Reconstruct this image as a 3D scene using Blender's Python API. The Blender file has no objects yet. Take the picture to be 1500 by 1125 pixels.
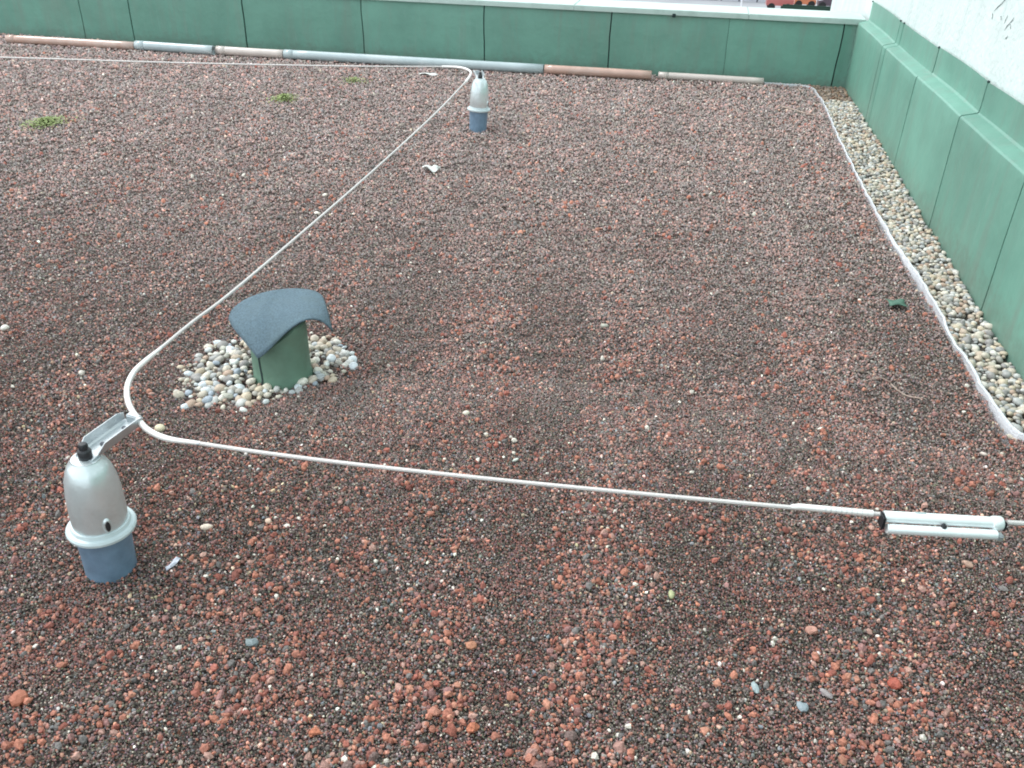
import bpy, bmesh, math, random
import numpy as np
from mathutils import Vector, Matrix, noise

S = bpy.context.scene
PI = math.pi
random.seed(7)
RS = np.random.RandomState(11)

# ------------------------------------------------------------------ camera
cam_data = bpy.data.cameras.new('camera')
cam = bpy.data.objects.new('camera', cam_data)
S.collection.objects.link(cam)
cam_data.sensor_width = 36.0
cam_data.lens = 1240.16 / 1500 * 36.0
cam_data.clip_start = 0.02
cam_data.clip_end = 2000
CR = Vector((0.97896321, 0.20265039, 0.02374546))
CU = Vector((-0.12283945, 0.4924519, 0.8616273))
CF = Vector((-0.16291561, 0.84641831, -0.50698575))
cam.matrix_world = Matrix(((CR.x, CU.x, -CF.x, 0), (CR.y, CU.y, -CF.y, 0), (CR.z, CU.z, -CF.z, 1.5), (0, 0, 0, 1)))
S.camera = cam
S.cycles.filter_width = 1.9

# ------------------------------------------------------------------ light: bright overcast
SUN_EL, SUN_AZ = math.radians(52), math.radians(288)      # azimuth measured from +Y clockwise
w = bpy.data.worlds.new('World'); S.world = w; w.use_nodes = True
nt = w.node_tree; nt.nodes.clear()
out = nt.nodes.new('ShaderNodeOutputWorld'); bg = nt.nodes.new('ShaderNodeBackground')
sky = nt.nodes.new('ShaderNodeTexSky'); sky.sky_type = 'NISHITA'; sky.sun_disc = False
sky.sun_elevation = SUN_EL; sky.sun_rotation = SUN_AZ; sky.air_density = 1.0; sky.dust_density = 4.0; sky.ozone_density = 1.0
hs = nt.nodes.new('ShaderNodeHueSaturation'); hs.inputs['Saturation'].default_value = 0.28
mx = nt.nodes.new('ShaderNodeMix'); mx.data_type = 'RGBA'; mx.inputs[0].default_value = 0.6
mx.inputs[7].default_value = (9.6, 10.6, 11.0, 1)
nt.links.new(sky.outputs[0], hs.inputs['Color']); nt.links.new(hs.outputs[0], mx.inputs[6])
nt.links.new(mx.outputs[2], bg.inputs['Color']); bg.inputs['Strength'].default_value = 0.15
nt.links.new(bg.outputs[0], out.inputs[0])
sd = bpy.data.lights.new('sun', 'SUN'); sd.energy = 1.1; sd.angle = math.radians(16); sd.color = (1.0, 0.97, 0.93)
sun = bpy.data.objects.new('sun', sd); S.collection.objects.link(sun)
sdir = Vector((math.sin(SUN_AZ) * math.cos(SUN_EL), math.cos(SUN_AZ) * math.cos(SUN_EL), math.sin(SUN_EL)))
sun.rotation_euler = sdir.to_track_quat('Z', 'Y').to_euler()
vs = S.view_settings; S.display_settings.display_device = 'sRGB'
vs.view_transform = 'Standard'; vs.look = 'None'; vs.exposure = 0.47; vs.gamma = 1; vs.use_curve_mapping = False

# ------------------------------------------------------------------ helpers
COL = S.collection

def tag(o, label=None, cat=None, group=None, kind=None):
    if label: o['label'] = label
    if cat: o['category'] = cat
    if group: o['group'] = group
    if kind: o['kind'] = kind
    return o

def empty(name, loc, rz=0.0):
    o = bpy.data.objects.new(name, None); COL.objects.link(o)
    o.location = loc; o.rotation_euler = (0, 0, rz); o.empty_display_size = 0.1
    return o

def link_bm(name, bm, mat, parent=None, smooth=False, loc=None):
    bm.normal_update()
    if smooth:
        for e_ in bm.edges:
            if len(e_.link_faces) == 2 and e_.calc_face_angle(0) > (0.42 if name == 'membrane_panel' else 0.7): e_.smooth = False
    me = bpy.data.meshes.new(name); bm.to_mesh(me); bm.free()
    if smooth:
        me.polygons.foreach_set('use_smooth', [True] * len(me.polygons))
    if mat: me.materials.append(mat)
    o = bpy.data.objects.new(name, me); COL.objects.link(o)
    if parent: o.parent = parent
    if loc: o.location = loc
    return o

def box(bm, c, s, rz=0.0, bevel=0.0, M=None):
    b2 = bmesh.new(); bmesh.ops.create_cube(b2, size=1.0)
    for v in b2.verts: v.co = Vector((v.co.x * s[0], v.co.y * s[1], v.co.z * s[2]))
    if bevel > 0:
        bmesh.ops.bevel(b2, geom=b2.edges[:], offset=bevel, segments=2, affect='EDGES')
    mt = Matrix.Translation(Vector(c)) @ Matrix.Rotation(rz, 4, 'Z')
    if M is not None: mt = mt @ M
    for v in b2.verts: v.co = mt @ v.co
    me = bpy.data.meshes.new('tmp'); b2.to_mesh(me); b2.free(); bm.from_mesh(me); bpy.data.meshes.remove(me)

def lathe(bm, prof, seg=32, M=None):
    M = M or Matrix.Identity(4)
    rings = []
    for r, z in prof:
        if r < 1e-5: rings.append([bm.verts.new(M @ Vector((0, 0, z)))])
        else: rings.append([bm.verts.new(M @ Vector((r * math.cos(2 * PI * k / seg), r * math.sin(2 * PI * k / seg), z))) for k in range(seg)])
    for a, b in zip(rings, rings[1:]):
        for k in range(seg):
            k2 = (k + 1) % seg
            if len(a) == 1 and len(b) == 1: continue
            if len(a) == 1: bm.faces.new((a[0], b[k2], b[k]))
            elif len(b) == 1: bm.faces.new((a[k], a[k2], b[0]))
            else: bm.faces.new((a[k], a[k2], b[k2], b[k]))

def catmull(pts, n=8):
    P = [Vector(p) for p in pts]; P = [P[0] * 2 - P[1]] + P + [P[-1] * 2 - P[-2]]
    o = []
    for i in range(1, len(P) - 2):
        for k in range(n):
            t = k / n
            o.append(0.5 * ((2 * P[i]) + (-P[i - 1] + P[i + 1]) * t + (2 * P[i - 1] - 5 * P[i] + 4 * P[i + 1] - P[i + 2]) * t * t + (-P[i - 1] + 3 * P[i] - 3 * P[i + 1] + P[i + 2]) * t ** 3))
    o.append(P[-2]); return o

def tube(bm, pts, r, seg=10, caps=True, inner=0):
    pts = [Vector(p) for p in pts]; rings = []
    up = Vector((0, 0, 1))
    for i, p in enumerate(pts):
        d = (pts[min(i + 1, len(pts) - 1)] - pts[max(i - 1, 0)]).normalized()
        a = d.cross(up)
        a = a.normalized() if a.length > 1e-4 else Vector((1, 0, 0))
        b = d.cross(a).normalized()
        rr = r[i] if isinstance(r, (list, tuple)) else r
        rings.append([bm.verts.new(p + (a * math.cos(2 * PI * k / seg) + b * math.sin(2 * PI * k / seg)) * rr) for k in range(seg)])
    for a, b in zip(rings, rings[1:]):
        for k in range(seg): bm.faces.new((a[k], a[(k + 1) % seg], b[(k + 1) % seg], b[k]))
    if caps:
        bm.faces.new(rings[0][::-1]); bm.faces.new(rings[-1])
    bmesh.ops.recalc_face_normals(bm, faces=bm.faces[:])

# ------------------------------------------------------------------ materials
def mat(name, col, rough=0.6, metal=0.0, spec=0.5, var=0.0, scale=8.0, bump=0.0, bscale=60.0, stain=None, stain_amt=0.0, stain_scale=3.0, rand=0.0, streak=None, splash=None):
    m = bpy.data.materials.new(name); m.use_nodes = True; t = m.node_tree; N = t.nodes; L = t.links
    b = N['Principled BSDF']; b.inputs['Roughness'].default_value = rough; b.inputs['Metallic'].default_value = metal
    b.inputs['Specular IOR Level'].default_value = spec
    tc = N.new('ShaderNodeNewGeometry')
    c = N.new('ShaderNodeRGB'); c.outputs[0].default_value = (*col, 1); cur = c.outputs[0]
    def mixc(fac, a, bb, blend='MIX'):
        x = N.new('ShaderNodeMix'); x.data_type = 'RGBA'; x.blend_type = blend
        if isinstance(fac, float): x.inputs[0].default_value = fac
        else: L.new(fac, x.inputs[0])
        L.new(a, x.inputs[6])
        if isinstance(bb, tuple): x.inputs[7].default_value = (*bb, 1)
        else: L.new(bb, x.inputs[7])
        return x.outputs[2]
    if var > 0:
        n = N.new('ShaderNodeTexNoise'); n.inputs['Scale'].default_value = scale; n.inputs['Detail'].default_value = 6; n.inputs['Roughness'].default_value = 0.62
        L.new(tc.outputs['Position'], n.inputs['Vector'])
        r = N.new('ShaderNodeMapRange'); r.inputs[1].default_value = 0.3; r.inputs[2].default_value = 0.7; r.inputs[3].default_value = 1 - var; r.inputs[4].default_value = 1 + var
        L.new(n.outputs[0], r.inputs[0])
        v = N.new('ShaderNodeVectorMath'); v.operation = 'SCALE'; L.new(cur, v.inputs[0]); L.new(r.outputs[0], v.inputs['Scale']); cur = v.outputs[0]
    if stain:
        n = N.new('ShaderNodeTexNoise'); n.inputs['Scale'].default_value = stain_scale; n.inputs['Detail'].default_value = 7; n.inputs['Roughness'].default_value = 0.7; n.inputs['Distortion'].default_value = 0.4
        if streak:
            mp = N.new('ShaderNodeMapping'); mp.inputs['Scale'].default_value = streak; L.new(tc.outputs['Position'], mp.inputs['Vector']); L.new(mp.outputs[0], n.inputs['Vector'])
        else: L.new(tc.outputs['Position'], n.inputs['Vector'])
        r = N.new('ShaderNodeMapRange'); r.inputs[1].default_value = 0.5; r.inputs[2].default_value = 0.72; r.inputs[4].default_value = stain_amt
        L.new(n.outputs[0], r.inputs[0]); cur = mixc(r.outputs[0], cur, stain)
    if splash:
        sp = N.new('ShaderNodeSeparateXYZ'); L.new(tc.outputs['Position'], sp.inputs[0])
        n = N.new('ShaderNodeTexNoise'); n.inputs['Scale'].default_value = 22; n.inputs['Detail'].default_value = 8; n.inputs['Roughness'].default_value = .75; L.new(tc.outputs['Position'], n.inputs['Vector'])
        a_ = N.new('ShaderNodeMath'); a_.operation = 'MULTIPLY_ADD'; L.new(n.outputs[0], a_.inputs[0]); a_.inputs[1].default_value = -.42; L.new(sp.outputs['Z'], a_.inputs[2])
        r = N.new('ShaderNodeMapRange'); r.inputs[1].default_value = -.19; r.inputs[2].default_value = -.05; r.inputs[3].default_value = .4; r.inputs[4].default_value = 0; L.new(a_.outputs[0], r.inputs[0]); cur = mixc(r.outputs[0], cur, splash)
        # pale dried drips and scuffs
        n = N.new('ShaderNodeTexNoise'); n.inputs['Scale'].default_value = 9; n.inputs['Detail'].default_value = 9; n.inputs['Roughness'].default_value = .8
        mp = N.new('ShaderNodeMapping'); mp.inputs['Scale'].default_value = (3, 3, .25); L.new(tc.outputs['Position'], mp.inputs['Vector']); L.new(mp.outputs[0], n.inputs['Vector'])
        r = N.new('ShaderNodeMapRange'); r.inputs[1].default_value = .57; r.inputs[2].default_value = .7; r.inputs[4].default_value = .35; L.new(n.outputs[0], r.inputs[0]); cur = mixc(r.outputs[0], cur, (.24, .38, .33))
    if rand > 0:
        oi = N.new('ShaderNodeObjectInfo')
        r = N.new('ShaderNodeMapRange'); r.inputs[3].default_value = 1 - rand; r.inputs[4].default_value = 1 + rand; L.new(oi.outputs['Random'], r.inputs[0])
        v = N.new('ShaderNodeVectorMath'); v.operation = 'SCALE'; L.new(cur, v.inputs[0]); L.new(r.outputs[0], v.inputs['Scale']); cur = v.outputs[0]
    L.new(cur, b.inputs['Base Color'])
    if bump > 0:
        n = N.new('ShaderNodeTexNoise'); n.inputs['Scale'].default_value = bscale; n.inputs['Detail'].default_value = 5
        L.new(tc.outputs['Position'], n.inputs['Vector'])
        bn = N.new('ShaderNodeBump'); bn.inputs['Strength'].default_value = bump; bn.inputs['Distance'].default_value = 0.01
        L.new(n.outputs[0], bn.inputs['Height']); L.new(bn.outputs[0], b.inputs['Normal'])
    return m

GREEN = mat('green_membrane', (0.135, 0.305, 0.242), 0.5, var=0.13, scale=2.5, bump=0.4, bscale=14, stain=(0.165, 0.255, 0.21), stain_amt=0.75, stain_scale=3.0, rand=0.07, streak=(2.6, 2.6, 0.35), splash=(0.12, 0.12, 0.10))
SEAM = mat('seam_shadow_gap', (0.012, 0.03, 0.03), 0.8)
COPING = mat('pale_coping', (0.46, 0.58, 0.54), 0.35, var=0.08, scale=4, stain=(0.3, 0.42, 0.38), stain_amt=0.6, stain_scale=5)
WHITE_WALL = mat('white_render', (0.62, 0.71, 0.70), 0.85, var=0.07, scale=6, bump=0.6, bscale=30, stain=(0.43, 0.53, 0.53), stain_amt=0.7, stain_scale=2.2, streak=(2.2, 2.2, 0.5))
DARKMARK = mat('dark_scratch', (0.12, 0.15, 0.15), 0.9)
SLATE = mat('mineral_slate_felt', (0.145, 0.225, 0.28), 0.8, var=0.34, scale=160, bump=0.9, bscale=500, stain=(0.16, 0.235, 0.26), stain_amt=0.6, stain_scale=9)
VENTGREEN = mat('vent_green_membrane', (0.125, 0.222, 0.165), 0.6, var=0.12, scale=12, bump=0.3, bscale=40, stain=(0.11, 0.14, 0.10), stain_amt=0.5, stain_scale=9)
STEEL = mat('matt_stainless', (0.56, 0.60, 0.62), 0.42, 0.85, var=0.08, scale=30, bump=0.1, bscale=120)
CABLE = mat('pale_steel_cable', (0.62, 0.60, 0.585), 0.45, 0.35, bump=0.3, bscale=500)
SLEEVE = mat('polished_white_sleeve', (0.80, 0.78, 0.76), 0.3, 0.25)
DOME = mat('silver_painted_dome', (0.70, 0.78, 0.80), 0.30, 0.62, var=0.10, scale=12, bump=0.12, bscale=40, stain=(0.42, 0.40, 0.38), stain_amt=0.4, stain_scale=9)
RING = mat('pale_blue_plastic', (0.52, 0.61, 0.63), 0.4, var=0.05, scale=20)
TUBEBLUE = mat('grey_blue_tube', (0.15, 0.235, 0.33), 0.42, var=0.22, scale=18, bump=0.15, bscale=60)
BLACK = mat('black_rubber', (0.018, 0.02, 0.024), 0.4)
ABSORB = mat('brushed_aluminium', (0.80, 0.86, 0.87), 0.32, 0.3, var=0.04, scale=30)
EDGE = mat('galvanised_edging', (0.70, 0.72, 0.76), 0.5, 0.3, var=0.12, scale=40, bump=0.4, bscale=260)
PIPE_OR = mat('faded_orange_plastic', (0.50, 0.33, 0.27), 0.25, spec=0.7, var=0.14, scale=4, stain=(0.56, 0.48, 0.44), stain_amt=0.8, stain_scale=3)
PIPE_GR = mat('grey_blue_plastic', (0.42, 0.50, 0.52), 0.22, spec=0.7, var=0.10, scale=5, stain=(0.58, 0.63, 0.64), stain_amt=0.6, stain_scale=3)
PIPE_BE = mat('faded_beige_plastic', (0.60, 0.53, 0.49), 0.25, spec=0.7, var=0.12, scale=5)
MOSS = mat('moss_leaf', (0.27, 0.34, 0.12), 0.7, rand=0.1, var=0.3, scale=60)
TWIG = mat('pale_twig', (0.42, 0.32, 0.27), 0.8, var=0.2, scale=60)
SCRAPWHITE = mat('white_plastic_scrap', (0.66, 0.68, 0.66), 0.5)
BED = mat('dark_drainage_bed', (0.07, 0.06, 0.05), 0.95, var=0.5, scale=60, bump=1, bscale=90)

def grain_mat(name, use_attr=True):
    """stone material: colour from the instance attribute, with fine pores"""
    m = bpy.data.materials.new(name); m.use_nodes = True; t = m.node_tree; N = t.nodes; L = t.links
    b = N['Principled BSDF']; b.inputs['Roughness'].default_value = 0.8; b.inputs['Specular IOR Level'].default_value = 0.35
    g = N.new('ShaderNodeNewGeometry')
    a = N.new('ShaderNodeAttribute'); a.attribute_type = 'INSTANCER'; a.attribute_name = 'col'
    n = N.new('ShaderNodeTexNoise'); n.inputs['Scale'].default_value = 240; n.inputs['Detail'].default_value = 3; L.new(g.outputs['Position'], n.inputs['Vector'])
    r = N.new('ShaderNodeMapRange'); r.inputs[1].default_value = 0.3; r.inputs[2].default_value = 0.7; r.inputs[3].default_value = 0.65; r.inputs[4].default_value = 1.35; L.new(n.outputs[0], r.inputs[0])
    v = N.new('ShaderNodeVectorMath'); v.operation = 'SCALE'; L.new(a.outputs['Color'], v.inputs[0]); L.new(r.outputs[0], v.inputs['Scale'])
    L.new(v.outputs[0], b.inputs['Base Color'])
    return m
GRAIN = grain_mat('scoria_grain')

def ramp_mat(name, cols, rough=0.7, pore=0.3, pscale=200, bump=0.3, spec=0.4):
    m = bpy.data.materials.new(name); m.use_nodes = True; t = m.node_tree; N = t.nodes; L = t.links
    b = N['Principled BSDF']; b.inputs['Roughness'].default_value = rough; b.inputs['Specular IOR Level'].default_value = spec
    oi = N.new('ShaderNodeObjectInfo'); cr = N.new('ShaderNodeValToRGB'); cr.color_ramp.interpolation = 'CONSTANT'
    e = cr.color_ramp.elements
    while len(e) > 1: e.remove(e[-1])
    e[0].position = 0; e[0].color = (*cols[0], 1)
    for i, c in enumerate(cols[1:], 1):
        k = e.new(i / len(cols)); k.color = (*c, 1)
    L.new(oi.outputs['Random'], cr.inputs[0])
    g = N.new('ShaderNodeNewGeometry')
    n = N.new('ShaderNodeTexNoise'); n.inputs['Scale'].default_value = pscale; n.inputs['Detail'].default_value = 5; L.new(g.outputs['Position'], n.inputs['Vector'])
    r = N.new('ShaderNodeMapRange'); r.inputs[1].default_value = 0.3; r.inputs[2].default_value = 0.7; r.inputs[3].default_value = 1 - pore; r.inputs[4].default_value = 1 + pore; L.new(n.outputs[0], r.inputs[0])
    v = N.new('ShaderNodeVectorMath'); v.operation = 'SCALE'; L.new(cr.outputs[0], v.inputs[0]); L.new(r.outputs[0], v.inputs['Scale'])
    L.new(v.outputs[0], b.inputs['Base Color'])
    if bump:
        bn = N.new('ShaderNodeBump'); bn.inputs['Strength'].default_value = bump; bn.inputs['Distance'].default_value = 0.003; L.new(n.outputs[0], bn.inputs['Height']); L.new(bn.outputs[0], b.inputs['Normal'])
    return m
PEB_COLS = [(.50,.46,.38),(.44,.40,.33),(.54,.46,.35),(.40,.38,.34),(.62,.60,.55),(.46,.38,.30),(.33,.33,.32),(.50,.50,.48),(.42,.31,.24),(.42,.43,.42),(.60,.56,.48),(.27,.26,.25)]
PEBBLE = ramp_mat('river_pebble', PEB_COLS, 0.6, 0.22, 90, 0.15)
PEB_PALE = ramp_mat('pale_pebble', [(.66,.69,.66),(.54,.58,.58),(.62,.58,.48),(.44,.47,.48),(.68,.66,.58),(.42,.42,.36),(.54,.48,.40),(.32,.37,.42),(.60,.65,.68)], 0.6, 0.2, 90, 0.15)
SCORIA = ramp_mat('orange_scoria', [(.34,.14,.10),(.29,.12,.095),(.26,.095,.07),(.40,.19,.14),(.34,.20,.17),(.22,.085,.07),(.40,.15,.09),(.26,.15,.13),(.17,.12,.11)], 0.85, 0.35, 220, 0.9, 0.25)

# base sheet of the planting substrate: cells of mixed grain colours + relief
def substrate_mat():
    m = bpy.data.materials.new('substrate_fines'); m.use_nodes = True; t = m.node_tree; N = t.nodes; L = t.links
    b = N['Principled BSDF']; b.inputs['Roughness'].default_value = 0.9; b.inputs['Specular IOR Level'].default_value = 0.3
    g = N.new('ShaderNodeNewGeometry')
    v = N.new('ShaderNodeTexVoronoi'); v.inputs['Scale'].default_value = 190; L.new(g.outputs['Position'], v.inputs['Vector'])
    s = N.new('ShaderNodeSeparateColor'); L.new(v.outputs['Color'], s.inputs[0])
    cr = N.new('ShaderNodeValToRGB'); cr.color_ramp.interpolation = 'CONSTANT'; e = cr.color_ramp.elements
    pal = [(0, (.030,.026,.024)), (.3, (.065,.055,.05)), (.52, (.10,.06,.055)), (.7, (.085,.08,.075)), (.84, (.17,.08,.055)), (.93, (.19,.16,.12)), (.975, (.36,.33,.28))]
    e[0].position = 0; e[0].color = (*pal[0][1], 1); e[1].position = pal[1][0]; e[1].color = (*pal[1][1], 1)
    for p, c in pal[2:]:
        k = e.new(p); k.color = (*c, 1)
    L.new(s.outputs[0], cr.inputs[0]); L.new(cr.outputs[0], b.inputs['Base Color'])
    bn = N.new('ShaderNodeBump'); bn.inputs['Strength'].default_value = 0.8; bn.inputs['Distance'].default_value = 0.004; bn.invert = True
    L.new(v.outputs['Distance'], bn.inputs['Height']); L.new(bn.outputs[0], b.inputs['Normal'])
    return m
SUBSTRATE = substrate_mat()

# ------------------------------------------------------------------ ground height
_rs = np.random.RandomState(5)
WV = [(2 * PI / l * math.cos(a), 2 * PI / l * math.sin(a), ph, l) for l, a, ph in zip(_rs.uniform(.18, 1.5, 22), _rs.uniform(0, 2 * PI, 22), _rs.uniform(0, 2 * PI, 22))]
WV2 = [(2 * PI / l * math.cos(a), 2 * PI / l * math.sin(a), ph, l) for l, a, ph in zip(_rs.uniform(.12, .8, 20), _rs.uniform(0, 2 * PI, 20), _rs.uniform(0, 2 * PI, 20))]
def field(x, y, W):
    s = 0
    for a, b, p, l in W: s = s + np.sin(a * x + b * y + p) * (0.35 + l * .5)
    return s / 3.2
def ramp_z(y):
    t = np.clip((np.asarray(y, float) - 3.3) / 3.5, 0, 1); return 0.05 * t * t * (3 - 2 * t)
WV3 = [(2 * PI / l * math.cos(a), 2 * PI / l * math.sin(a), ph, l) for l, a, ph in zip(_rs.uniform(.045, .16, 26), _rs.uniform(0, 2 * PI, 26), _rs.uniform(0, 2 * PI, 26))]
def ground_z(x, y):
    c = np.clip(field(x, y, WV3) * 1.5, -1, 1.6)
    return ramp_z(y) + 0.0012 * field(x, y, WV) + .0056 * c * (0.6 + .5 * np.clip(field(y, x, WV2), -1, 1))
def edge_x(y):                     # left side of the pebble strip
    return np.interp(y, [2.5, 2.65, 2.9, 3.15, 3.6, 4.1, 4.55, 5.3, 6.3, 7.4, 8.05], [1.150, 1.140, 1.136, 1.132, 1.118, 1.088, 1.070, 1.052, 1.042, 1.062, 1.03])

WY = 8.15      # face of the back parapet
WX = 1.32      # face of the right upstand

# ------------------------------------------------------------------ large structure
def grid_sheet(name, xs, ys, zf, m, dz=0.0):
    X, Y = np.meshgrid(xs, ys); Z = zf(X, Y) + dz
    co = np.stack([X.ravel(), Y.ravel(), Z.ravel()], 1)
    nx, ny = len(xs), len(ys)
    i = np.arange(nx - 1)[None] + nx * np.arange(ny - 1)[:, None]; i = i.ravel()
    F = np.stack([i, i + 1, i + 1 + nx, i + nx], 1)
    me = bpy.data.meshes.new(name); me.from_pydata(co.tolist(), [], F.tolist()); me.materials.append(m)
    me.polygons.foreach_set('use_smooth', [True] * len(F))
    o = bpy.data.objects.new(name, me); COL.objects.link(o); return o

def sub_z(X, Y):
    Z = ground_z(X, Y) - 0.004
    inside = (X > edge_x(Y) + 0.0) & (Y > 2.53)
    return np.where(inside, ramp_z(Y) - 0.05, Z)
substrate = grid_sheet('substrate_ground', np.concatenate([np.arange(-12, -3.5, .12), np.arange(-3.5, WX + .001, .035)]), np.concatenate([np.arange(-2.5, .5, .12), np.arange(.5, 4.5, .035), np.arange(4.5, WY + .02, .07)]), sub_z, SUBSTRATE)
tag(substrate, 'dark red brown volcanic gravel spread over the whole flat roof', kind='structure')
strip_bed = grid_sheet('pebble_strip_bed', np.linspace(1.0, WX, 8), np.linspace(2.52, WY, 60), lambda X, Y: np.where(X > edge_x(Y) + .004, ramp_z(Y) - 0.028, ramp_z(Y) - 0.06), BED)
tag(strip_bed, 'strip of rounded river pebbles along the foot of the green upstand', kind='structure')

bm = bmesh.new(); box(bm, (-5.2, 3.2, -4.62), (13.1, 11.4, 8.9)); slab = link_bm('roof_slab', bm, mat('concrete', (.35, .34, .32), .85, var=.1)); tag(slab, kind='structure')

# back parapet: core + coping + membrane panels
parapet = empty('back_parapet', (-1.9, WY, 0))
tag(parapet, 'low green membrane clad parapet with pale coping across the back of the roof', 'parapet wall')
def child(name, bm, m, par, smooth=False):
    o = link_bm(name, bm, m, par, smooth); o.location = -Vector(par.location) if par.rotation_euler.z == 0 else o.location
    return o
TOP = 0.585
bm = bmesh.new(); box(bm, (-5.0, WY + .26, .22), (12.62, .48, .72)); child('wall_core', bm, SEAM, parapet)
seams = [-11.2, -9.9, -8.5, -7.3, -6.08, -5.53, -4.31, -3.10, -1.92, -0.76, 0.27, 1.215, WX + .05]
def seam_wob(q, v):
    k = round(q * 40) / 40; return .012 * math.sin(k * 37.1) * (v - .5) + .0022 * math.sin(8 * v + k * 17) + .0012 * math.sin(23 * v + k * 5)
def panel_mesh(x0, x1, ga, gb, z0, z1, th=.012, seed=0):
    """slightly buckled sheet standing in x-z, front towards -Y"""
    b = bmesh.new(); nx, nz = 10, 6; rr = random.Random(seed); ph = rr.uniform(0, 6)
    vv = []
    for j in range(nz + 1):
        row = []
        for i in range(nx + 1):
            u, v = i / nx, j / nz
            x = x0 + seam_wob(x0, v) + (x1 + seam_wob(x1, v) - x0 - seam_wob(x0, v)) * u + ga * (1 - u) - gb * u
            y = -0.004 * math.sin(PI * u) * math.sin(2.2 * v + ph) - 0.0025 * math.sin(5 * u + ph)
            if v > .9: y += .012 * (v - .9) / .1
            row.append(b.verts.new((x, y, z0 + (z1 - z0) * v)))
        vv.append(row)
    for j in range(nz):
        for i in range(nx): b.faces.new((vv[j][i], vv[j][i + 1], vv[j + 1][i + 1], vv[j + 1][i]))
    r = bmesh.ops.extrude_face_region(b, geom=b.faces[:])
    for g in r['geom']:
        if isinstance(g, bmesh.types.BMVert): g.co.y += th
    bmesh.ops.recalc_face_normals(b, faces=b.faces[:])
    return b
for i, (a, b_) in enumerate(zip(seams, seams[1:])):
    g = 0.0055 if a not in (0.27,) else 0.0015
    bmp = panel_mesh(a, b_, g, (0.0055 if b_ != 0.27 else .0015), -.1, TOP - .012, seed=i)
    for v in bmp.verts: v.co.y += WY - .001 * (i % 3)
    child('membrane_panel', bmp, GREEN, parapet, True)
# coping: pale sheets, front lip
cs = [-11.2, -8.6, -6.1, -3.6, -1.1, .42, WX + .07]
for a, b_ in zip(cs, cs[1:]):
    bm = bmesh.new(); box(bm, ((a + b_) / 2, WY + .25, TOP + .004), (b_ - a - .003, .53, .022), bevel=.005)
    box(bm, ((a + b_) / 2, WY - .012, TOP - .012), (b_ - a - .003, .008, .03), bevel=.002)
    child('coping_sheet', bm, COPING, parapet, False)
bm = bmesh.new(); box(bm, (-0.215, WY - .018, TOP - .028), (.03, .01, .03), bevel=.003); child('flashing_tab', bm, SEAM, parapet)

# right upstand: profile swept along Y in roll-width panels
PROF = [(0.0, -.12), (0.0, .1), (0.0, .3), (0.0, .5), (.0, .560), (.0015, .569), (.008, .577), (.045, .586), (.074, .593), (.081, .600), (.083, .625), (.083, .68), (.083, .742)]
upstand = empty('side_upstand', (WX, 3.0, 0))
tag(upstand, 'green membrane upstand with stepped ledge at the foot of the white building wall', 'upstand')
ys = [-2.6, -1.6, -.7, .38, 1.45, 2.52, 3.585, 4.63, 5.69, 6.77, 6.90, WY]
def upstand_panel(y0, y1, sd, lap):
    b = bmesh.new(); n = 14; rr = random.Random(sd); ph = rr.uniform(0, 6); rows = []
    for j in range(n + 1):
        v = j / n; y = y0 + (y1 - y0) * v + lap * (1 - 2 * v)
        row = []
        for k, (px_, pz) in enumerate(PROF):
            dx = -.0025 * math.sin(PI * v) * math.sin(3 * pz + ph) + .0012 * math.sin(9 * v + ph + pz * 3)
            dzz = .006 * math.sin(2.3 * y + ph) * (1 if pz > .5 else 0) * (0.4 if pz < .6 else 1)
            sk = seam_wob(y0, pz * 1.4) * (1 - v) + seam_wob(y1, pz * 1.4) * v
            row.append(b.verts.new((WX + px_ + dx, y + sk, pz + dzz)))
        rows.append(row)
    for j in range(n):
        for k in range(len(PROF) - 1): b.faces.new((rows[j][k], rows[j][k + 1], rows[j + 1][k + 1], rows[j + 1][k]))
    r = bmesh.ops.extrude_face_region(b, geom=b.faces[:])
    for g in r['geom']:
        if isinstance(g, bmesh.types.BMVert): g.co.x += .008; g.co.z -= .004
    bmesh.ops.recalc_face_normals(b, faces=b.faces[:])
    return b
for i, (a, b_) in enumerate(zip(ys, ys[1:])):
    bmp = upstand_panel(a, b_, i + 40, .006)
    child('membrane_panel', bmp, GREEN, upstand, True)
    bm = bmesh.new(); box(bm, (WX + .083, b_ - .002, .742), (.012, .018, .012), bevel=.003); child('seam_clip', bm, SEAM, upstand)
bm = bmesh.new(); box(bm, (WX + .060, 2.76, .22), (.09, 10.76, .68)); box(bm, (WX + .094, 2.76, .60), (.012, 10.76, .25)); child('insulation_core', bm, SEAM, upstand)

# white building on the right
bld = empty('white_building', (WX + .11, 3, -9))
tag(bld, 'tall white rendered building wall rising behind the green upstand', 'building')
XW = WX + .11
bm = bmesh.new(); box(bm, (XW + 4, 3.9 - .3, -1), (8, 12.6, 16))
child('wall', bm, WHITE_WALL, bld)
bm = bmesh.new(); box(bm, (XW + 4, 10.38, -1), (7.99, .93, 15.98)); child('wall_end', bm, WHITE_WALL, bld)
def flat_scratch(y, z, dy, dz_, wd):
    b = bmesh.new(); d = Vector((0, dy, dz_)); n = Vector((0, -dz_, dy)).normalized() * wd / 2
    pts = [Vector((XW - .002, y, z)) + d * t + n * (math.sin(t * 9 + y * 7) * .8) for t in (0, .3, .55, .8, 1)]
    ws = (.3, 1, .7, 1, .2)
    up = [b.verts.new(p + n * k) for p, k in zip(pts, ws)]; dn = [b.verts.new(p - n * k) for p, k in zip(pts, ws)]
    for i in range(4): b.faces.new((dn[i], dn[i + 1], up[i + 1], up[i]))
    return b
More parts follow.
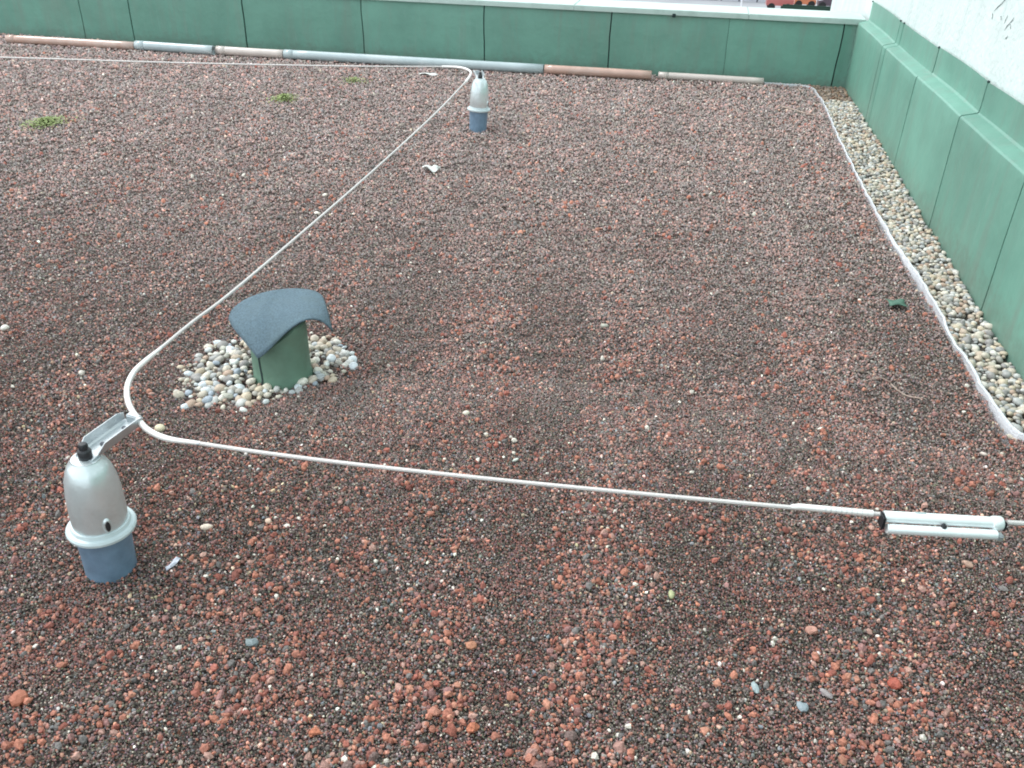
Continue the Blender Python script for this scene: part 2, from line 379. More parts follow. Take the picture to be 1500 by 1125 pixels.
for sc in [(4.95, 1.02, -.16, .085, .006), (4.94, .985, .02, .03, .008), (4.74, .99, -.02, .04, .006), (4.71, .965, -.09, .065, .006), (4.62, .98, .03, .018, .005), (4.63, .95, .03, -.02, .006), (4.2, .93, .02, .02, .005), (4.80, 1.0, .02, .015, .006)]:
    child('scratch', flat_scratch(*sc), DARKMARK, bld)

# street far below and beyond the back parapet
street = grid_sheet('street', np.linspace(-300, 300, 5), np.linspace(8.7, 900, 5), lambda X, Y: X * 0 - 9.0, mat('pale_asphalt', (.30, .31, .33), .85, var=.12, scale=.3))
tag(street, kind='structure')
PALE = mat('pale_hoarding', (.50, .52, .56), .6, var=.12, scale=1.0); DKPOST = mat('dark_post', (.06, .07, .09), .6); WPOLE = mat('white_pole', (.8, .82, .84), .5)
fen = empty('hoarding_fence', (-1, 106, -9)); tag(fen, 'pale grey panel hoarding with dark posts beyond the back parapet', 'fence')
for k in range(9):
    x = -9.5 + k * 1.95
    m_ = PALE if k not in (5,) else mat('dark_gate', (.03, .08, .08), .5)
    bm = bmesh.new(); box(bm, (x + .97, 106, -7.75), (1.8 if k != 5 else 1.2, .08, 2.4), bevel=.02); child('panel', bm, m_, fen)
    bm = bmesh.new(); box(bm, (x, 106, -7.7), (.14, .16, 2.6), bevel=.02); child('post', bm, DKPOST, fen)
pole = empty('white_pole', (4.2, 100, -9)); tag(pole, 'white pole standing in front of the hoarding beyond the parapet', 'pole')
bm = bmesh.new(); lathe(bm, [(.14, -9), (.14, -8.9), (.07, -8.88), (.06, -4.5), (0, -4.45)], 12); [setattr(v, 'co', v.co + Vector((4.2, 100, 0))) for v in bm.verts]; child('pole_shaft', bm, WPOLE, pole)
TYRE = mat('tyre', (.02, .02, .02), .8); GLASS = mat('car_glass', (.03, .04, .05), .1)
def car(name, x, y, col, label, L=4.2, H=1.45, tall=False):
    e = empty(name, (x, y, -9)); tag(e, label, 'car' if not tall else 'truck')
    paint = mat('paint_' + name, col, .3)
    b = bmesh.new()
    pr = [(-L/2, .35), (-L/2, .8), (-L*.32, .9), (-L*.2, H), (L*.22, H), (L*.36, .92), (L/2, .78), (L/2, .35)] if not tall else [(-L/2, .5), (-L/2, 1.3), (-L*.42, 2.3), (-L*.12, 2.4), (-L*.1, 1.2), (L/2, 1.15), (L/2, .5)]
    f0 = [b.verts.new((px_, -.85, pz)) for px_, pz in pr]; f1 = [b.verts.new((px_, .85, pz)) for px_, pz in pr]
    b.faces.new(f0); b.faces.new(f1[::-1])
    for i in range(len(pr)): b.faces.new((f0[i], f1[i], f1[(i + 1) % len(pr)], f0[(i + 1) % len(pr)]))
    bmesh.ops.recalc_face_normals(b, faces=b.faces[:]); link_bm('body', b, paint, e)
    b = bmesh.new(); box(b, (0 if not tall else -L * .3, -.86, H * .8 if not tall else 1.9), (L * .42 if not tall else L * .2, .03, .38 if not tall else .5), bevel=.01); link_bm('window', b, GLASS, e)
    for sx in (-.3, .3):
        for sy in (-.8, .8):
            b = bmesh.new(); lathe(b, [(0, -.1), (.36, -.1), (.38, 0), (.36, .1), (0, .1)], 16, Matrix.Translation((sx * L, sy, .36)) @ Matrix.Rotation(PI / 2, 4, 'X')); link_bm('wheel', b, TYRE, e)
car('small_truck', 8.0, 99.5, (.46, .14, .13), 'small dusty red truck with a tall cab parked beyond the parapet', 2.7, tall=True)
car('parked_car', 10.9, 103.5, (.60, .20, .10), 'little orange car parked to the right of the truck', 2.2, 1.5)
car('parked_car', 13.3, 103.0, (.09, .06, .08), 'dark car parked against the white building edge', 2.2, 1.5)
bm = bmesh.new(); box(bm, (0, 0, .25), (5.2, .5, 1.15), bevel=.15); hd = link_bm('low_hedge', bm, mat('hedge_green', (.02, .05, .035), .9), None); hd.location = (10.6, 97, -9); tag(hd, 'dark low hedge in front of the parked vehicles', 'hedge')

# ------------------------------------------------------------------ stones: prototypes
def rock_mesh(name, sub, jit, m, smooth=False, seed=0, squash=(1, 1, 1)):
    b = bmesh.new(); bmesh.ops.create_icosphere(b, subdivisions=sub, radius=1.0); rr = random.Random(seed)
    off = Vector((rr.uniform(0, 99), rr.uniform(0, 99), rr.uniform(0, 99)))
    for v in b.verts:
        k = 1 + jit * (noise.noise(v.co * 1.3 + off) * 1.4 + rr.uniform(-.3, .3) * (1 if not smooth else .2))
        v.co = Vector((v.co.x * squash[0], v.co.y * squash[1], v.co.z * squash[2])) * k
    me = bpy.data.meshes.new(name); b.to_mesh(me); b.free()
    if smooth: me.polygons.foreach_set('use_smooth', [True] * len(me.polygons))
    me.materials.append(m); return me

def pebble_mesh(seed, m):
    rr = random.Random(seed); b = bmesh.new(); bmesh.ops.create_uvsphere(b, u_segments=8, v_segments=5, radius=1)
    off = Vector((rr.uniform(0, 99), rr.uniform(0, 99), rr.uniform(0, 99))); sq = (1, rr.uniform(.68, .9), rr.uniform(.5, .72))
    for v in b.verts:
        k = 1 + .22 * noise.noise(v.co * 1.1 + off)
        v.co = Vector((v.co.x * sq[0], v.co.y * sq[1], v.co.z * sq[2])) * k
    me = bpy.data.meshes.new('pebble'); b.to_mesh(me); b.free(); me.polygons.foreach_set('use_smooth', [True] * len(me.polygons)); me.materials.append(m); return me

protos = bpy.data.collections.new('grain_prototypes')
for k in range(6):
    protos.objects.link(bpy.data.objects.new('grain_%02d' % k, rock_mesh('grain', 1, .38, GRAIN, False, 100 + k, (1, random.Random(k).uniform(.7, 1), random.Random(k + 9).uniform(.55, .9)))))

def gn_scatter(name, P, rot, scl, col, idx, coll):
    n = len(P); me = bpy.data.meshes.new(name); me.vertices.add(n); me.vertices.foreach_set('co', P.astype(np.float32).ravel())
    for an, ty, data, key in (('rot', 'FLOAT_VECTOR', rot, 'vector'), ('scl', 'FLOAT_VECTOR', scl, 'vector'), ('idx', 'INT', idx, 'value')):
        a = me.attributes.new(an, ty, 'POINT'); a.data.foreach_set(key, data.astype(np.int32 if ty == 'INT' else np.float32).ravel())
    a = me.attributes.new('col', 'FLOAT_COLOR', 'POINT'); a.data.foreach_set('color', np.concatenate([col, np.ones((n, 1))], 1).astype(np.float32).ravel())
    o = bpy.data.objects.new(name, me); COL.objects.link(o)
    g = bpy.data.node_groups.new(name, 'GeometryNodeTree')
    g.interface.new_socket('Geometry', in_out='INPUT', socket_type='NodeSocketGeometry'); g.interface.new_socket('Geometry', in_out='OUTPUT', socket_type='NodeSocketGeometry')
    N = g.nodes; L = g.links; gi = N.new('NodeGroupInput'); go = N.new('NodeGroupOutput')
    ip = N.new('GeometryNodeInstanceOnPoints'); ci = N.new('GeometryNodeCollectionInfo'); ci.inputs['Collection'].default_value = coll
    ci.inputs['Separate Children'].default_value = True; ci.inputs['Reset Children'].default_value = True
    def na(nm, ty):
        x = N.new('GeometryNodeInputNamedAttribute'); x.data_type = ty; x.inputs['Name'].default_value = nm; return x.outputs['Attribute']
    L.new(gi.outputs[0], ip.inputs['Points']); L.new(ci.outputs[0], ip.inputs['Instance']); ip.inputs['Pick Instance'].default_value = True
    L.new(na('idx', 'INT'), ip.inputs['Instance Index']); L.new(na('rot', 'FLOAT_VECTOR'), ip.inputs['Rotation']); L.new(na('scl', 'FLOAT_VECTOR'), ip.inputs['Scale'])
    L.new(ip.outputs[0], go.inputs[0])
    md = o.modifiers.new('scatter', 'NODES'); md.node_group = g
    return o

VENT = (-1.276, 2.372)
RING_PTS = np.array([[-1.56, 2.21], [-1.485, 2.125], [-1.35, 2.13], [-1.22, 2.225], [-1.095, 2.39], [-1.085, 2.54], [-1.18, 2.66], [-1.38, 2.64], [-1.55, 2.54], [-1.625, 2.43], [-1.615, 2.31]])
def in_poly(x, y, poly):
    r = np.zeros(np.shape(x), bool); j = len(poly) - 1
    for i in range(len(poly)):
        xi, yi = poly[i]; xj, yj = poly[j]
        c = ((yi > y) != (yj > y)) & (x < (xj - xi) * (y - yi) / (yj - yi + 1e-12) + xi); r ^= c; j = i
    return r

PAL = {
 'fine': [((.048,.042,.036), .20), ((.095,.082,.068), .22), ((.165,.145,.12), .16), ((.16,.095,.092), .15), ((.24,.115,.10), .11), ((.14,.12,.085), .06), ((.27,.22,.19), .06), ((.36,.15,.10), .05), ((.40,.36,.30), .03), ((.60,.56,.50), .012), ((.14,.16,.17), .04), ((.12,.13,.08), .05), ((.30,.25,.24), .05), ((.20,.13,.16), .05)],
 'mid':  [((.07,.06,.058), .10), ((.15,.13,.12), .14), ((.24,.115,.10), .20), ((.35,.15,.11), .20), ((.44,.19,.13), .14), ((.22,.17,.16), .10), ((.20,.22,.22), .03), ((.42,.33,.22), .035), ((.66,.62,.55), .02), ((.15,.17,.185), .04), ((.46,.27,.21), .08), ((.05,.045,.045), .06)],
}
def redder(c, rd):
    k = (RS.rand(len(c)) < rd * .40)[:, None]
    reds = np.array([(.22,.085,.07),(.30,.12,.085),(.17,.075,.07),(.36,.16,.12),(.24,.12,.11)])[RS.randint(0, 5, len(c))] * RS.uniform(.7, 1.25, (len(c), 1))
    return np.where(k, reds, c)
GLARE = np.array([.44, .375, .36])  # pale tint mixed into the grains as veiling glare
def hazy(col, x, y):
    """veiling lens glare painted into the grain colours, strongest in the farther half"""
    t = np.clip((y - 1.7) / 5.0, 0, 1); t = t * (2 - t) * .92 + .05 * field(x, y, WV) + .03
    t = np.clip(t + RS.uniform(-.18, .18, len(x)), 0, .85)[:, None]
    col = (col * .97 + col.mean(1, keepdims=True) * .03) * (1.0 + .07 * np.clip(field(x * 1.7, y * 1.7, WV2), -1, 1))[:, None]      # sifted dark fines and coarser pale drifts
    return col * (1 - t) + (col * .8 + GLARE * .70) * t
def pick(pal, n):
    c = np.array([p[0] for p in PAL[pal]]); w_ = np.array([p[1] for p in PAL[pal]]); w_ = w_ / w_.sum()
    return c[RS.choice(len(c), n, p=w_)] * RS.lognormal(0, .28, (n, 1)) * RS.uniform(.93, 1.07, (n, 3))

def make_points(n, r0, r1, power):
    th = RS.uniform(math.radians(-10.9 - 47), math.radians(-10.9 + 47), n)
    u = RS.rand(n)
    r = np.sqrt(r0 * r0 + u * (r1 * r1 - r0 * r0)) if power == 'area' else r0 * (r1 / r0) ** u
    x = r * np.sin(th); y = r * np.cos(th)
    ok = (y < WY - .03) & (y > .3) & (x < np.where(y > 2.55, edge_x(y) - .004, WX - .01)) & ~(in_poly(x + RS.normal(0, .018, n), y + RS.normal(0, .018, n), RING_PTS) & (RS.rand(n) < .93) & in_poly(x, y, (RING_PTS - RING_PTS.mean(0)) * 1.04 + RING_PTS.mean(0)))
    return x[ok], y[ok], r[ok]
def batch(n, r0, r1, power, base, grow, pal, lo, hi, sink, redfield=False):
    x, y, r = make_points(n, r0, r1, power)
    if redfield:
        f = field(x * 1.0, y * 1.0, WV2); k = RS.rand(len(x)) < np.clip(.38 + .55 * f, .08, 1); x, y, r = x[k], y[k], r[k]
    m = len(x); rd = np.clip(field(x * 1.3 + 3, y * 1.3, WV2) * .45 + .8 * field(x * .7, y * .7 + 7, WV3) + .28, 0, 1); s = np.maximum(base, grow * r) * RS.uniform(lo, hi, m) * .5
    s3 = s[:, None] * RS.uniform(.8, 1.2, (m, 3))
    z = ground_z(x, y) + s * RS.uniform(-.2, sink, m)
    return np.stack([x, y, z], 1), RS.uniform(0, 2 * PI, (m, 3)), s3, hazy(redder(pick(pal, m), rd), x, y), RS.randint(0, 6, m)
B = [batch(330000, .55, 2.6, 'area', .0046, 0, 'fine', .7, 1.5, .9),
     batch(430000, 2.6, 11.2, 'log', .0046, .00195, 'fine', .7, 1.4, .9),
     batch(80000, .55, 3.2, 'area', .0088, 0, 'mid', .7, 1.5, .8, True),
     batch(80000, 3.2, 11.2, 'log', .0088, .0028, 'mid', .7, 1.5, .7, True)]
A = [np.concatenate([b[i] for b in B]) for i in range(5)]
# grain colours pale towards the far half to stand for lens glare
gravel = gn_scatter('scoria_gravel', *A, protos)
tag(gravel, 'loose fine red brown and dark volcanic gravel covering the roof', 'gravel', kind='stuff')

# larger scoria lumps: the 300 that show largest are parts of the ground, the rest one mass
big_meshes = [rock_mesh('scoria_stone', 2, .42, SCORIA, False, 300 + k, (1, random.Random(k).uniform(.7, 1), random.Random(k + 50).uniform(.5, .8))) for k in range(6)]
n = 64000; x, y, r = make_points(n, .6, 9.6, 'log')
f = field(x * 1.2, y * 1.2, WV2) + .5 * field(x * .6, y * .6, WV3); keep = RS.rand(len(x)) < np.clip(.24 + .60 * f, .06, 1); x, y, r = x[keep], y[keep], r[keep]
s = np.clip(RS.lognormal(math.log(.0056), .42, len(x)), .0036, .0132) * np.where(r > 4, 1.2, 1.0)
ordr = np.argsort(-s / np.maximum(r, .9))
for i in ordr[:300]:
    o = bpy.data.objects.new('scoria_stone', big_meshes[i % 6]); COL.objects.link(o); o.parent = substrate
    o.location = (x[i], y[i], float(ground_z(x[i], y[i])) + s[i] * .35); o.scale = (s[i],) * 3; o.rotation_euler = (RS.uniform(-.5, .5), RS.uniform(-.5, .5), RS.uniform(0, 6.3))
rest = ordr[300:]; m = len(rest)
colsB = np.array([(.38,.16,.11),(.33,.14,.10),(.28,.10,.075),(.42,.20,.14),(.38,.23,.19),(.24,.09,.07),(.15,.14,.135),(.64,.60,.53),(.26,.14,.13)])
g2 = gn_scatter('scoria_lumps', np.stack([x[rest], y[rest], ground_z(x[rest], y[rest]) + s[rest] * .35], 1), RS.uniform(0, 6.3, (m, 3)), s[rest][:, None] * RS.uniform(.75, 1.15, (m, 3)), colsB[RS.choice(9, m, p=[.17,.17,.15,.08,.1,.12,.09,.03,.09])] * RS.uniform(.8, 1.2, (m, 1)) * (1.05 + .5 * np.clip((y[rest][:, None] - 2) / 4, 0, 1)), RS.randint(0, 6, m), protos)  # far lumps lightened as well, glare put into their colour
tag(g2, 'coarser orange red scoria lumps mixed through the gravel', 'gravel', kind='stuff')

# pebbles: ring round the vent (parts of its bed) and the strip along the upstand
peb = [pebble_mesh(500 + k, PEBBLE) for k in range(6)]; pebp = [pebble_mesh(600 + k, PEB_PALE) for k in range(6)]
bm = bmesh.new(); vs_ = [bm.verts.new((p[0], p[1], -.012)) for p in RING_PTS]; bm.faces.new(vs_)
ring = link_bm('pebble_ring_bed', bm, BED); tag(ring, 'patch of pale rounded pebbles heaped round the green vent pipe', kind='structure')
def relax(cx, n, ok, dmin):
    pts = []
    tries = 0
    while len(pts) < n and tries < n * 60:
        tries += 1; p = cx()
        if ok(p) and all((p[0] - q[0]) ** 2 + (p[1] - q[1]) ** 2 > dmin(p) ** 2 for q in pts[-400:]): pts.append(p)
    return pts
def put_pebble(p, z, s_, meshes, par):
    o = bpy.data.objects.new('pebble', random.choice(meshes)); COL.objects.link(o); o.parent = par
    o.location = (p[0], p[1], z); o.scale = (s_, s_, s_); o.rotation_euler = (random.uniform(-.5, .5), random.uniform(-.5, .5), random.uniform(0, 6.3)); return o
rp = relax(lambda: (random.uniform(-1.68, -1.04), random.uniform(2.08, 2.70)), 260, lambda p: bool(in_poly(np.array(p[0] + random.gauss(0, .022)), np.array(p[1] + random.gauss(0, .022)), RING_PTS)) and (p[0] - VENT[0]) ** 2 + (p[1] - VENT[1]) ** 2 > .103 ** 2, lambda p: .019)
for i, p in enumerate(rp):
    d = math.hypot(p[0] - VENT[0] + .08, p[1] - VENT[1])
    put_pebble(p, -.002 + .016 * max(0, 1 - d / .35) + random.uniform(0, .006), random.choice((.009, .011, .013, .014, .016, .019, .023)), pebp if random.random() < .4 else peb, ring)
rf = [(random.uniform(-1.66, -1.07), random.uniform(2.09, 2.69)) for _ in range(900)]
rf = [p for p in rf if in_poly(np.array(p[0]), np.array(p[1]), RING_PTS)]
# strip
def strip_pts(n, y0, y1, dm):
    return relax(lambda: (random.uniform(1.03, WX - .006), y0 + (y1 - y0) * random.random()), n, lambda p: p[0] > float(edge_x(p[1])) + .010, lambda p: dm)
near = []
for yy in np.arange(2.54, 3.69, .12): near += strip_pts(36, yy, yy + .12, .017)
near.sort(key=lambda p: p[1]); near = near[:300]; ymax = near[-1][1]
for p in near: put_pebble(p, float(ramp_z(p[1])) - .012 + random.uniform(0, .012), random.choice((.009, .011, .0125, .014, .017, .021)), peb, strip_bed)
far = []
yy = ymax
while yy < WY - .03:
    st = .15; far += strip_pts(60, yy, min(yy + st, WY - .02), .0175); yy += st
far = np.array(far); m = len(far); sf = RS.choice([.011, .012, .014, .0155, .018], m)
pc = bpy.data.collections.new('pebble_prototypes')
PEB_G = grain_mat('river_pebble_mass')
for k in range(6): pc.objects.link(bpy.data.objects.new('peb_%d' % k, pebble_mesh(500 + k, PEB_G)))
pcol = np.array(PEB_COLS)[RS.randint(0, len(PEB_COLS), m)] * RS.uniform(.85, 1.15, (m, 1))
far_end = far[:, 1] > 7.55; pcol[far_end] *= np.array([.55, .45, .40])  # pebbles darker and redder at the far end
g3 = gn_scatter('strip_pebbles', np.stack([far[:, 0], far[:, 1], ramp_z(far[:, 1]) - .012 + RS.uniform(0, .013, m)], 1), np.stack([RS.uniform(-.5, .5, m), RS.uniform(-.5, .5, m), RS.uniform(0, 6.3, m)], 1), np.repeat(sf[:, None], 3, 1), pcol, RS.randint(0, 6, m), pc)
tag(g3, 'small far river pebbles of the strip beside the green upstand', 'pebbles', kind='stuff')
# blocks of filler under the pebbles so that no bed shows
fl = []
for yy in np.arange(2.54, WY, .2):
    for _ in range(60): fl.append((random.uniform(1.04, WX), yy + random.random() * .2))
fl = np.array([p for p in fl if p[0] > float(edge_x(p[1])) + .008 and p[1] < WY]); m = len(fl)
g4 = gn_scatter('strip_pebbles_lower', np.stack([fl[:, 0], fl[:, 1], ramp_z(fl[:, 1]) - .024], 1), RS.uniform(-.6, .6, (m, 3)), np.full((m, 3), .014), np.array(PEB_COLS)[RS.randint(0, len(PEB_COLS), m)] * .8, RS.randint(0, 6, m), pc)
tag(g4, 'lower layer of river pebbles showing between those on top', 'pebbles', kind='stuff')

rf = np.array(rf); m = len(rf)
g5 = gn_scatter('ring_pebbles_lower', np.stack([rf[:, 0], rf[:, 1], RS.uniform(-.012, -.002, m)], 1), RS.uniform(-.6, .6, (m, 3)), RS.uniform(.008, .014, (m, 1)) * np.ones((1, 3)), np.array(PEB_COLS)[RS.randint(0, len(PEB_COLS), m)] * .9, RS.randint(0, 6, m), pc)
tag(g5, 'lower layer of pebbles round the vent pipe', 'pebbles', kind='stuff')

# ------------------------------------------------------------------ metal edging between gravel and pebbles
def edging():
    e = empty('edging_strip', (1.13, 2.6, 0)); tag(e, 'wavy pale metal edging between the gravel and the pebble strip', 'edging')
    pts = [(WX - .01, 2.515), (1.24, 2.520), (1.195, 2.532), (1.168, 2.552), (1.150, 2.59)] + [(float(edge_x(v)) + .0022 * math.sin(v * 41) + .003 * math.sin(v * 17), v) for v in np.arange(2.65, 7.95, .045)] + [(1.02, 7.98), (.98, 8.035), (.90, 8.05), (.6, 8.055), (.2, 8.06)]
    b = bmesh.new(); rows = []
    N_ = len(pts)
    for i, (px_, py) in enumerate(pts):
        q0 = pts[max(i - 1, 0)]; q1 = pts[min(i + 1, N_ - 1)]; t = Vector((q1[0] - q0[0], q1[1] - q0[1], 0)).normalized(); nrm = Vector((-t.y, t.x, 0))   # towards the gravel
        gz_ = float(ramp_z(py)); nr = max(0, min(1, (4.9 - py) / 1.2)); hgt = .013 + nr * min(1, max(.45, (py - 2.3) * 1.6)) * (.010 + .008 * math.sin(py * 5.3 + .5) + .004 * math.sin(py * 13) + .0015 * math.sin(py * 61)); lean = .003 + .012 * math.sin(py * 3.1 + 1) * nr
        c = Vector((px_, py, gz_))
        prof = [c + Vector((0, 0, -.05)), c + nrm * (-lean * .3) + Vector((0, 0, hgt * .4)), c - nrm * lean * .6 + Vector((0, 0, hgt)), c - nrm * (lean * .6 + .003 + .004 * nr) + Vector((0, 0, hgt + .001)), c - nrm * (lean * .6 + .003 + .004 * nr) + Vector((0, 0, hgt - .006))]
        rows.append([b.verts.new(v) for v in prof])
    for a, c in zip(rows, rows[1:]):
        for k in range(4): b.faces.new((a[k], c[k], c[k + 1], a[k + 1]))
    r = bmesh.ops.extrude_face_region(b, geom=b.faces[:])
    bmesh.ops.recalc_face_normals(b, faces=b.faces[:])
    o = child('profile', b, EDGE, e, False)
    md = o.modifiers.new('t', 'SOLIDIFY'); md.thickness = .0014
    return e
edging()

# ------------------------------------------------------------------ fall-arrest anchor posts
def anchor_post(loc, rz, arm_len=.163):
    e = empty('anchor_post', loc, rz)
    b = bmesh.new(); lathe(b, [(.0, -.06), (.059, -.06), (.0605, .05), (.063, .128), (.055, .132), (0, .132)], 40); link_bm('lower_tube', b, TUBEBLUE, e, True)
    b = bmesh.new(); lathe(b, [(.056, .128), (.065, .125), (.072, .126), (.0785, .131), (.0795, .138), (.076, .143), (.069, .1445), (.066, .153), (.060, .155), (.05, .15)], 48); link_bm('collar', b, RING, e, True)
    b = bmesh.new(); lathe(b, [(.056, .145), (.0620, .150), (.0630, .170), (.0628, .205), (.0612, .245), (.0572, .280), (.0505, .306), (.0425, .324), (.034, .333), (.0325, .338), (.018, .3385), (0, .3385)], 48); link_bm('dome', b, DOME, e, True)
    # cast rib with dark oval badge low on the dome
    a = math.radians(-40)
    b = bmesh.new(); M = Matrix.Rotation(a, 4, 'Z') @ Matrix.Translation((.0610, 0, .178)) @ Matrix.Rotation(PI / 2, 4, 'Y')
    lathe(b, [(0, .0065), (.010, .0065), (.0125, .003), (.014, -.004)], 20, M @ Matrix.Diagonal((1.7, .8, 1, 1))); link_bm('badge_boss', b, DOME, e, True)
    b = bmesh.new(); lathe(b, [(0, .0085), (.0075, .0085), (.0085, .006)], 16, M @ Matrix.Diagonal((1.8, .7, 1, 1))); link_bm('badge', b, BLACK, e, True)
    # black cap nut
    b = bmesh.new(); lathe(b, [(.0155, .3385), (.0155, .358), (.0135, .361), (.0105, .363), (.0105, .373), (.008, .378), (0, .379)], 6 * 3); o = link_bm('bolt', b, BLACK, e, True)
    # channel arm running along +Y
    am = empty('arm', (0, 0, 0), math.radians(-9)); am.parent = e
    b = bmesh.new(); w2 = .0250; z0 = .3395
    def plate(p): b.faces.new([b.verts.new(v) for v in p])
    L0, L1 = -.02, arm_len
    prof = [(-w2 - .003, z0 + .027), (-w2, z0 + .004), (-w2 + .004, z0), (w2 - .004, z0), (w2, z0 + .004), (w2 + .003, z0 + .027)]
    st = [(-.006, .80, .10), (.012, .9, .35), (.034, 1, 1), (arm_len * .6, 1, 1), (arm_len - .02, 1, 1), (arm_len, 1, .75)]
    rows = [[b.verts.new((px_ * kx, yy_, z0 + (pz - z0) * kz)) for px_, pz in prof] for yy_, kx, kz in st]
    for r0_, r1_ in zip(rows, rows[1:]):
        for k in range(len(prof) - 1): b.faces.new((r0_[k], r0_[k + 1], r1_[k + 1], r1_[k]))
    o = link_bm('arm_channel', b, STEEL, am, False); md = o.modifiers.new('t', 'SOLIDIFY'); md.thickness = .0025
    b = bmesh.new()
    for yy_ in (.055, arm_len - .035):
        b = bmesh.new(); lathe(b, [(0, z0 + .006), (.0045, z0 + .006), (.006, z0 + .003)], 10, Matrix.Translation((0, yy_, 0))); link_bm('rivet', b, DKPOST, am, True)
    b = bmesh.new(); box(b, (0, arm_len + .002, z0 + .008), (.038, .016, .022), bevel=.003); link_bm('cable_clamp', b, STEEL, am, False)
    return e
def copy_tree(o, parent=None):
    c = o.copy(); COL.objects.link(c); c.parent = parent
    for ch in list(o.children): copy_tree(ch, c)
    return c
post = anchor_post((-1.277, 1.372, 0.0), math.radians(2)); post.rotation_euler.y = math.radians(2.5)
tag(post, 'silver domed anchor post on a blue grey tube in the left foreground', 'anchor post', 'fall arrest anchor posts')
post2 = copy_tree(post); post2.location = (-1.40, 5.77, .045); post2.rotation_euler.z = math.radians(30)
tag(post2, 'smaller looking far silver domed anchor post near the back parapet', 'anchor post', 'fall arrest anchor posts')

# ------------------------------------------------------------------ lifeline cable
line = empty('lifeline_cable', (-1.39, 1.93, .33)); tag(line, 'thin pale steel safety cable looping round both anchor posts', 'cable')
ZC = .348
bend = [(a_ * .989, b_ * .989, ZC) for a_, b_ in ((-1.045, 1.490), (-1.125, 1.490), (-1.190, 1.512), (-1.243, 1.551), (-1.305, 1.608), (-1.356, 1.679), (-1.386, 1.755), (-1.392, 1.826), (-1.392, 1.90))]
run_r = [(.52, 1.573, ZC), (.334, 1.556, ZC - .003), (-.21, 1.520, ZC - .010), (-.62, 1.492, ZC - .008), (-.86, 1.4775, ZC - .003)]
run_b = [(-1.377, 2.05, ZC), (-1.382, 2.4, ZC - .012), (-1.402, 3.6, .335), (-1.418, 4.8, .36)]
farc = [(-1.445, 5.60, .385), (-1.462, 5.80, .39), (-1.492, 5.93, .39), (-1.545, 6.02, .39), (-1.60, 6.07, .388), (-1.66, 6.09, .386), (-1.74, 6.085, .384)]
path = catmull(run_r + bend + run_b + farc[:1], 8); ia = 8 * len(run_r); ib = ia + 8 * (len(bend) - 1)
b = bmesh.new(); tube(b, path[:ia + 1], .0050, 8); child('cable', b, CABLE, line, True)
b = bmesh.new(); tube(b, path[ia:ib + 1], [.0052 + .0024 * min(1, k_ / 9, (ib - ia - k_) / 9) for k_ in range(ib - ia + 1)], 12); child('corner_sleeve', b, SLEEVE, line, True)
b = bmesh.new(); tube(b, path[ib:], .0050, 8); child('cable', b, CABLE, line, True)
for q, q2 in ((bend[0], bend[1]), (bend[-1], bend[-2])):
    d = (Vector(q) - Vector(q2)).normalized(); b = bmesh.new(); tube(b, [Vector(q) - d * .002, Vector(q) + d * .004], .0058, 12); child('sleeve_ring', b, STEEL, line, True)
b = bmesh.new(); tube(b, catmull(farc, 6), .0085, 10); child('corner_sleeve', b, SLEEVE, line, True)
b = bmesh.new(); tube(b, catmull([farc[-1], (-2.426, 5.92, .375), (-3.6, 5.665, .372), (-4.757, 5.418, .38), (-6.4, 5.06, .38)], 6), .0050, 8); child('cable', b, CABLE, line, True)
b = bmesh.new(); tube(b, [(.78, 1.607, ZC), (.95, 1.63, ZC), (1.32, 1.68, ZC)], .0055, 8); child('cable', b, CABLE, line, True)
b = bmesh.new(); tube(b, [(.328, 1.556, ZC - .002), (.345, 1.558, ZC), (.50, 1.571, ZC)], [.0055, .0075, .0078], 10); child('swage_terminal', b, SLEEVE, line, True)
b = bmesh.new()
for k in range(9):
    t = .40 + k * .011; lathe(b, [(.0074, -.0025), (.0079, 0), (.0074, .0025)], 10, Matrix.Translation((t, 1.558 + (t - .345) * .085, ZC)) @ Matrix.Rotation(PI / 2, 4, 'Y'))
child('thread', b, STEEL, line, True)

# energy absorber: two parallel tubes between end plates
ab = empty('energy_absorber', (.643, 1.582, .343), math.atan2(.038, .26)); tag(ab, 'white twin tube energy absorber spliced into the cable at the right', 'energy absorber')
def xl(prof, y, z, seg=20):
    b = bmesh.new(); lathe(b, prof, seg, Matrix.Translation((0, y, z)) @ Matrix.Rotation(PI / 2, 4, 'Y')); return b
link_bm('upper_tube', xl([(0, -.122), (.0120, -.122), (.0128, -.119), (.0124, .108), (0, .109)], .003, .004), ABSORB, ab, True)
link_bm('lower_tube', xl([(0, -.118), (.0100, -.118), (.0108, -.115), (.0108, .112), (0, .114)], -.018, -.012), ABSORB, ab, True)
link_bm('end_collar', xl([(0, .106), (.0150, .106), (.0160, .110), (.0160, .124), (.014, .127), (0, .127)], .001, .004), ABSORB, ab, True)
b = bmesh.new(); box(b, (-.1255, -.004, -.002), (.006, .030, .034), bevel=.003); link_bm('end_plate', b, BLACK, ab)
b = bmesh.new(); box(b, (.1305, -.002, .002), (.006, .022, .024), bevel=.003); link_bm('end_plate', b, BLACK, ab)
link_bm('bolt', xl([(0, .004), (.0045, .003), (.005, 0), (0, -.001)], -.014, .002, 10), BLACK, ab, True)
b = bmesh.new(); box(b, (-.045, .006, .0166), (.022, .006, .0012), bevel=.0004); link_bm('stamped_plate', b, mat('worn_label', (.30, .38, .38), .6), ab)
b = bmesh.new(); lathe(b, [(0, .004), (.0048, .003), (.0055, -.004)], 10, Matrix.Translation((.0, -.017, .001)) @ Matrix.Rotation(PI / 3, 4, 'X')); link_bm('clamp_screw', b, BLACK, ab, True)
